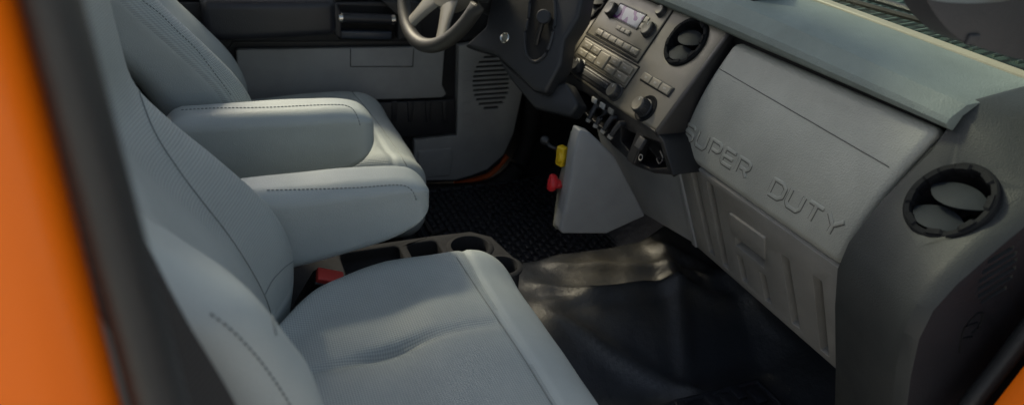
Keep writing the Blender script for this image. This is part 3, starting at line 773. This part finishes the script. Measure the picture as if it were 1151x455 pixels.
srect('radio_legend', -.292, -.276, .2345, .2375, .0026, .0006, MAT['mark_dim'], rad, .0002)

cl = srect('climate_panel', -.405, -.165, .040, .088, .0018, .012, MAT['bezel'], da, .003)
mk('panel_gap', *join(groove([(-.407, .091), (-.407, .037), (-.163, .037), (-.163, .091), (-.407, .091)], .0006, .0014)), MAT['gap'], cl)
for i, (s0, s1) in enumerate(((-.392, -.352), (-.350, -.312), (-.310, -.268), (-.262, -.224), (-.216, -.172))):
    for t0, t1 in ((.066, .082), (.046, .062)):
        if i == 2 and t0 > .05: continue
        bt = srect('climate_button', s0, s1, t0, t1 if i != 2 else .080, .0055, .006, MAT['button'], cl, .002)
        srect('button_legend', s0+.012, s0+.024, t0+.006, t0+.009, .0058, .0006, MAT['mark_dim'], bt, .0002)
tr = srect('control_strip', -.372, -.175, .004, .034, .003, .01, MAT['black'], da, .004)
srect('strip_ledge', -.330, -.215, .013, .027, .0052, .004, MAT['knob'], tr, .002)
sknob('climate_knob', (652, 76), .0165, .018, tr, MAT['knob'])
sknob('climate_knob', (693, 105), .0165, .018, tr, MAT['bezel'])
# hazard row + headlamp style knob
hz = srect('switch_row', -.138, -.030, .068, .090, .0026, .008, MAT['black'], da, .003)
for i in range(3):
    s0 = -.1345+i*.0342
    bt = srect('switch_button', s0, s0+.0326, .0705, .0875, .0062, .006, MAT['button'], hz, .002)
    srect('button_legend', s0+.012, s0+.020, .077, .081, .0065, .0006, MAT['mark_dim'], bt, .0002)
cc = B(726, 122)
kd = mk('rotary_dial', *lathe(cc, SN, [(.0285, -.004), (.0285, .001), (.026, .0025), (.0215, .0005), (.0, .0)], 40), MAT['ring'], da)
sknob('rotary_knob', (725, 122), .0170, .024, kd)
# toggles in the left bin, label plates above
for i in range(4):
    a = W(669+i*9.2, 120+i*6.4, .335); e = W(662+i*8.3, 134+i*6.2, .322)
    tg = mk('toggle_switch', *tube([V((a.x+.022, a.y, a.z)), a, a.lerp(e, .5), e], [.005, .0065, .0065, .005], 10, flat=1), MAT['knob'], da)
    mk('toggle_tip', *tube([e, e+(e-a).normalized()*.007], [.0065, .0055], 10), MAT['mark_dim'], tg)
    if i in (0, 1, 2):
        q = W(668+i*9.2, 113+i*6.0, .344); mk('label_plate', *obox(q, V((0, -1, 0)), V((0, 0, 1)), VN, .0095, .006, .002, .0008, 1), MAT['mark_dim'] if i == 2 else MAT['mark'], da)
# rocker switch in the right bin
q = W(719, 166, .350)
rk = mk('rocker_switch', *obox(q, V((0, -1, 0)), V((.25, 0, .97)), V((-.97, 0, .25)), .0145, .034, .012, .004, 3), MAT['black'], da)
mk('rocker_pad', *obox(W(720, 161, .337), V((0, -1, 0)), V((.45, 0, .9)), V((-.9, 0, .45)), .0105, .012, .004, .002, 2), MAT['handle'], rk)
mk('rocker_mark', *lathe(W(720, 177, .3372), V((-.97, 0, .25)), [(.0045, 0), (.0058, .0006), (.0070, 0)], 20), MAT['mark_dim'], rk)
mk('bin_hook', *tube(spline([W(742, 170, .345), W(745, 178, .340), W(741, 184, .338), W(738, 178, .342)], 5), .0014, 6), MAT['handle'], da)
# little vent slits & socket left of the stack
for k in range(6):
    a = B(629+1.9*k, 71-9.0*k/2.0-k*.6); mk('air_slit', *obox(a+SN*.0006, SS, ST, SN, .009, .0014, .002, .0006, 1), MAT['gap'], bez)
ps = B(637, 62)
sk = mk('power_socket', *lathe(ps, SN, [(.022, .001), (.020, .004), (.015, .002), (.013, -.0), (.0, .0008)], 32), MAT['black'], da)
mk('socket_lid', *obox(ps+SN*.006-ST*.006, SS, ST, SN, .015, .004, .003, .002, 2), MAT['knob'], sk)

# --- grey service tower below the stack
ty = .045
tw = [P(a, b, 'y', ty) for a, b in [(652, 146), (664, 150), (692, 176), (726, 243), (682, 263), (632, 263), (629, 258), (640, 212), (645, 175)]]
mk('lower_tower', *prism(tw, (0, .035, 0)), MAT['blue_grey'], da, bev=.006, seg=3)
br_ = [P(a, b, 'y', ty+.04) for a, b in [(646, 150), (655, 150), (645, 200), (634, 258), (625, 258), (632, 205)]]
mk('tower_bracket', *prism(br_, (0, .02, 0)), MAT['steel'], da, bev=.003)
mk('tower_core', *rbox(.12, .10, .14, .01, (1, 1, 1), 2, lambda p: V((.66+p.x, .17+p.y, .34+p.z))), MAT['gap'], da)
# push-pull knobs on the bracket: each one pulls out
def pull_knob(name, label, px, y, mat, R, L_, d=V((-.88, .32, .15))):
    c = P(px[0], px[1], 'y', y); d = d.normalized()
    t = thing(name, label, 'control knob', tuple(c))
    mk('knob_grip', *lathe(c, d, [(R*.50, -L_*.6), (R*.55, -L_*.15), (R*.80, -.002), (R, .003), (R*1.03, .010), (R*.9, .014), (R*.4, .0155), (.0002, .0155)], 28), mat, t)
    mk('knob_stem', *tube([c-d*L_*.55, c-d*(L_+.03)], .006, 10), MAT['chrome'], t)
    return t
yk = pull_knob('pull_knob', 'yellow push-pull control knob beside the grey tower under the dash', (634, 176), .10, MAT['yellow'], .0165, .040)
ca = P(634, 176, 'y', .10)
mk('knob_lever', *obox(ca+V((-.006, .0, .002)), V((0, 0, 1)), V((-.3, .95, 0)), V((-.95, -.3, 0)), .023, .011, .009, .005, 3), MAT['yellow'], yk)
pull_knob('pull_knob', 'red mushroom control knob below the yellow one under the dash', (624, 206), .10, MAT['red'], .0195, .034)
lvt = thing('control_lever', 'small dark lever above the yellow knob under the dash', 'lever', tuple(P(620, 163, 'y', .13)))
lv_ = [P(613, 158, 'y', .14), P(618, 164, 'y', .13), P(628, 168, 'y', .12), P(640, 170, 'y', .10)]
mk('lever_arm', *tube(spline(lv_, 5), .0048, 8), MAT['black'], lvt)
mk('lever_tip', *lathe(lv_[0], V((-.8, .5, .3)), [(.004, -.008), (.009, -.004), (.0105, .003), (.007, .010), (.0002, .012)], 16), MAT['knob'], lvt)

# ================================================================== WINDSHIELD AND OUTSIDE
ws = thing('windshield', 'raked windshield glass with pale trim strip above the dashboard top', 'windshield', (.72, 0, .80))

yy = [-.74+.04*i for i in range(38)]
mk('trim_strip', *loft([[V((wx(y)-.003, y, padz(y)-.03)), V((wx(y)-.002, y, padz(y)+.003)), V((wx(y)+.001, y, padz(y)+.006)), V((wx(y)+.012, y, padz(y)+.008)), V((wx(y)+.014, y, padz(y)-.03))] for y in yy], True, True), MAT['strip'], ws, ang=50)
mk('glass_pane', *loft([[V((wx(y)+.017-.62*k/10, y*(1-.07*k/10), padz(y)+.004+.60*k/10)) for k in range(11)] for y in yy], False), MAT['glass'], ws, ang=80)
co_ = thing('cowl', 'dark ribbed cowl panel and wiper outside the windshield', 'cowl', (1.0, 0, .7))
mk('cowl_panel', *loft([[V((wx(y)+.03, y, .765)), V((wx(y)+.12, y, .775)), V((wx(y)+.22, y, .79)), V((wx(y)+.30, y, .80)), V((wx(y)+.30, y, .70)), V((wx(y)+.03, y, .70))] for y in yy], True, True), plastic('cowl_reflection_tint', (.020, .042, .038), .6, 300, .1, spec=.15), co_)  # green tint stands in for greenery reflected in the windshield
gs = [tube([V((wx(y)+.05, y, .776)), V((wx(y)+.12, y, .782)), V((wx(y)+.20, y, .793))], .003, 6) for y in [-.7+.035*i for i in range(40)]]
mk('cowl_ribs', *join(*gs), plastic('cowl_rib_reflection_tint', (.10, .15, .13), .6, bs=0, spec=.2), co_)  # lighter green on the ribs paints in pale reflection streaks
wp = thing('wiper', 'thin black wiper blade parked on the cowl outside the glass', 'wiper', (.9, -.2, .8))
mk('wiper_arm', *tube([V((wx(y)+.075+.04*math.sin(3*(y+.5)), y, .80)) for y in [-.55+.05*i for i in range(12)]], .006, 8), MAT['black'], wp)
mk('wiper_blade', *tube([V((wx(y)+.05, y, .798)) for y in [-.6+.05*i for i in range(12)]], .005, 6), MAT['gap'], wp)
hd = thing('hood', 'orange truck hood beyond the windshield', 'hood', (1.5, 0, .6))
mk('hood_panel', *loft([[V((1.02+.16*k-.25*y*y, y, .80-.004*k*k+.03*(1-y*y))) for k in range(8)] for y in [-.75+.1*i for i in range(16)]], False), MAT['orange'], hd, ang=80)
# grab handle on the front pillar
gh = thing('grab_handle', 'dark grey plastic grab handle at the upper right in front of the windshield', 'grab handle', tuple(P(1110, 30, 'y', -.64)))
outer = [(1036, -12), (1048, 12), (1062, 30), (1080, 45), (1105, 55), (1151, 68), (1230, 84), (1300, 60), (1290, -60), (1160, -110), (1040, -60)]
inner = [(1062, -30), (1072, -6), (1086, 8), (1105, 15), (1151, 17), (1200, 8), (1215, -30), (1160, -70), (1080, -60)]
yg = -.64
on_ = spline([V(q+(0,)) for q in outer+outer[:1]], 4)[:-1]; in_ = spline([V(q+(0,)) for q in inner+inner[:1]], 4)[:-1]
body = mk('handle_loop', *prism([P(q.x, q.y, 'y', yg) for q in on_], (0, .035, 0)), MAT['handle'], gh, bev=.009, seg=4,
          cut=[prism([P(q.x, q.y, 'y', yg-.05) for q in in_], (0, .12, 0))])
cp = P(1092, 44, 'y', yg); mk('screw_cover', *rbox(.009, .003, .006, .0028, (1, 1, 1), 3, lambda p: cp+V((p.x, p.y-.001, p.z))), MAT['handle'], gh)

# ================================================================== STEERING
WC = V((.083, .425, .742)); wn = V((-math.cos(.385)*math.cos(-.19), math.sin(-.19)*math.cos(.385), math.sin(.385)))
sw = thing('steering_wheel', 'dark steering wheel with pale spokes in front of the driver seat', 'steering wheel', tuple(WC))
wa, wb, wn = basis(wn, V((0, 0, 1)))
Rw = .174
ringp = [WC+wa*(Rw*math.cos(t))+wb*(Rw*math.sin(t)) for t in [2*math.pi*k/72 for k in range(72)]]
mk('wheel_rim', *tube(ringp, .0165, 16, True), MAT['wheel'], sw, ang=80)
hubc = WC-wn*.035
mk('wheel_hub', *lathe(hubc, wn, [(.085, -.01), (.088, .01), (.080, .025), (.05, .033), (.0002, .035)], 40), MAT['wheel_hub'], sw)
for ang in (math.radians(-62), math.radians(-118), math.radians(8), math.radians(172)):
    d = wa*math.cos(ang)+wb*math.sin(ang); e = wn.cross(d)
    rows = []
    for k in range(9):
        t = k/8; c = hubc+d*(.07+(Rw-.07-.002)*t)+wn*(.018+.016*t); w_ = .034-.014*math.sin(t*math.pi*.6)
        rows.append([c+e*(w_*math.cos(q))+wn*(.008*math.sin(q)) for q in [2*math.pi*i/12 for i in range(12)]])
    mk('wheel_spoke', *loft(rows, True, True), MAT['wheel_hub'], sw, ang=60)
for k in range(3):
    c = hubc+wn*.034-wb*(.035)+wa*(-.03+.03*k); mk('hub_slot', *obox(c, wb, wa, wn, .012, .003, .004, .001, 1), MAT['gap'], sw)

cs = thing('steering_column', 'charcoal steering column cover with ignition switch and gear lever', 'steering column', (.3, .36, .6))
yc_ = .30
pn = V((-.80, -.45, .40)).normalized(); c0 = P(575, 40, 'y', yc_)
def CP(px, py, h=0): return PL(px, py, c0+pn*h, pn)
mk('column_panel', *prism([CP(a, b) for a, b in [(520, 52), (545, 30), (556, -30), (660, -30), (650, 20), (634, 45), (630, 72), (612, 106), (598, 102), (574, 78), (556, 62)]], -pn*.06), MAT['column'], cs, bev=.010, seg=4)
mk('column_tube', *tube([WC-wn*.06, WC-wn*.20, WC-wn*.36], [.055, .062, .06], 20), MAT['column'], cs)
mk('lower_cover', *prism([CP(a, b, -.03) for a, b in [(556, 60), (600, 98), (636, 92), (650, 118), (640, 132), (600, 122), (572, 88)]], -pn*.05), MAT['column'], cs, bev=.008, seg=3)
ic = CP(568, 43); ig = mk('ignition_ring', *lathe(ic, pn, [(.0125, 0), (.0125, .004), (.0105, .006), (.0085, .0045), (.0075, .002)], 32), MAT['chrome'], cs)
mk('ignition_key_slot', *lathe(ic, pn, [(.0078, .002), (.005, .003), (.0002, .003)], 24), MAT['steel'], ig)
ov = [(594, 20), (597, -6), (606, -20), (618, -14), (624, 6), (622, 36), (614, 60), (602, 70), (592, 62), (590, 42)]
ovp = spline([V(q+(0,)) for q in ov+ov[:1]], 5)[:-1]
mk('lever_recess', *prism([CP(q.x, q.y, .001) for q in ovp], -pn*.02), MAT['gap'], cs)
mk('recess_rim', *tube([CP(q.x, q.y, .001) for q in ovp], .0042, 8, True), MAT['column'], cs)
kc = CP(611, 19, .022)
mk('gear_lever', *tube([CP(603, 50, .0), CP(605, 40, .008), CP(608, 30, .012), kc], .0065, 10), MAT['black'], cs)
mk('lever_knob', *lathe(kc, V((-.6, -.75, .28)), [(.013, -.018), (.0155, -.008), (.0155, .003), (.0135, .006), (.0002, .0065)], 28), MAT['handle'], cs)

# ================================================================== SEAMS AND STITCHING (laid on the finished surfaces)
tb, tcu, td, tdc, ta1, ta2 = bvh(pback), bvh(pcush), bvh(dback), bvh(dcush), bvh(arm1), bvh(arm2)
def try_st(fn, name, tree, pix, par, mat, **k):
    p = on(tree, pix, k.pop('kk', 10))
    if len(p) > 3: return fn(name, p, par, mat, **k)
    print('MISSING SEAM', name, pix[0], len(p))
try_st(stitches, 'stitching', td, [(160, 1), (180, 16), (200, 36), (220, 55), (238, 78), (261, 109)], dback, MAT['thread'])
try_st(stitches, 'stitching', ta1, [(204, 124), (240, 122), (300, 121), (370, 118), (392, 120), (401, 130), (406, 145)], arm1, MAT['thread'])
try_st(stitches, 'stitching', ta2, [(300, 214), (340, 213), (400, 211), (448, 208), (463, 214), (469, 228)], arm2, MAT['thread'])
try_st(seam, 'seam', tb, [(134, 34), (150, 85), (172, 145), (200, 190), (226, 225), (255, 262), (280, 300), (297, 332), (305, 355), (311, 382)], pback, MAT['seam'], r=.0008)
try_st(seam, 'seam', tb, [(297, 332), (306, 315), (318, 302), (331, 292)], pback, MAT['seam'], r=.0008)
try_st(stitches, 'stitching', tb, [(236, 352), (262, 372), (290, 402), (312, 432), (328, 458)], pback, MAT['thread'])
try_st(seam, 'seam', tcu, [(513, 289), (530, 315), (560, 360), (590, 405), (622, 457)], pcush, MAT['seam'], r=.0009)
try_st(seam, 'seam', tdc, [(396, 104), (410, 120), (428, 143), (447, 170), (458, 188)], dcush, MAT['seam'], r=.0009)

# ================================================================== LIGHT
w = bpy.data.worlds.new('World'); SC.world = w; w.use_nodes = True
nt = w.node_tree; bg = nt.nodes['Background']
sky = nt.nodes.new('ShaderNodeTexSky'); sky.sky_type = 'NISHITA'; sky.sun_disc = False
EL, AZ = math.radians(41), math.radians(342)          # azimuth from +y toward +x
sky.sun_elevation = EL; sky.sun_rotation = AZ; sky.air_density = 1.0; sky.dust_density = 3.0
hs = nt.nodes.new('ShaderNodeHueSaturation'); hs.inputs['Saturation'].default_value = .6; nt.links.new(sky.outputs[0], hs.inputs['Color']); nt.links.new(hs.outputs[0], bg.inputs[0]); bg.inputs[1].default_value = .15
sd = bpy.data.lights.new('sun', 'SUN'); sd.energy = 4.1; sd.angle = math.radians(10); sd.color = (1, .88, .62)
so = bpy.data.objects.new('sun', sd); COL.objects.link(so)
d = V((math.sin(AZ)*math.cos(EL), math.cos(AZ)*math.cos(EL), math.sin(EL)))
so.rotation_euler = d.to_track_quat('Z', 'Y').to_euler()
SC.view_settings.view_transform = 'Standard'; SC.view_settings.look = 'None'; SC.view_settings.exposure = 0
SC.cycles.max_bounces = 10; SC.cycles.diffuse_bounces = 5; SC.cycles.transparent_max_bounces = 16
SC.cycles.use_denoising = True
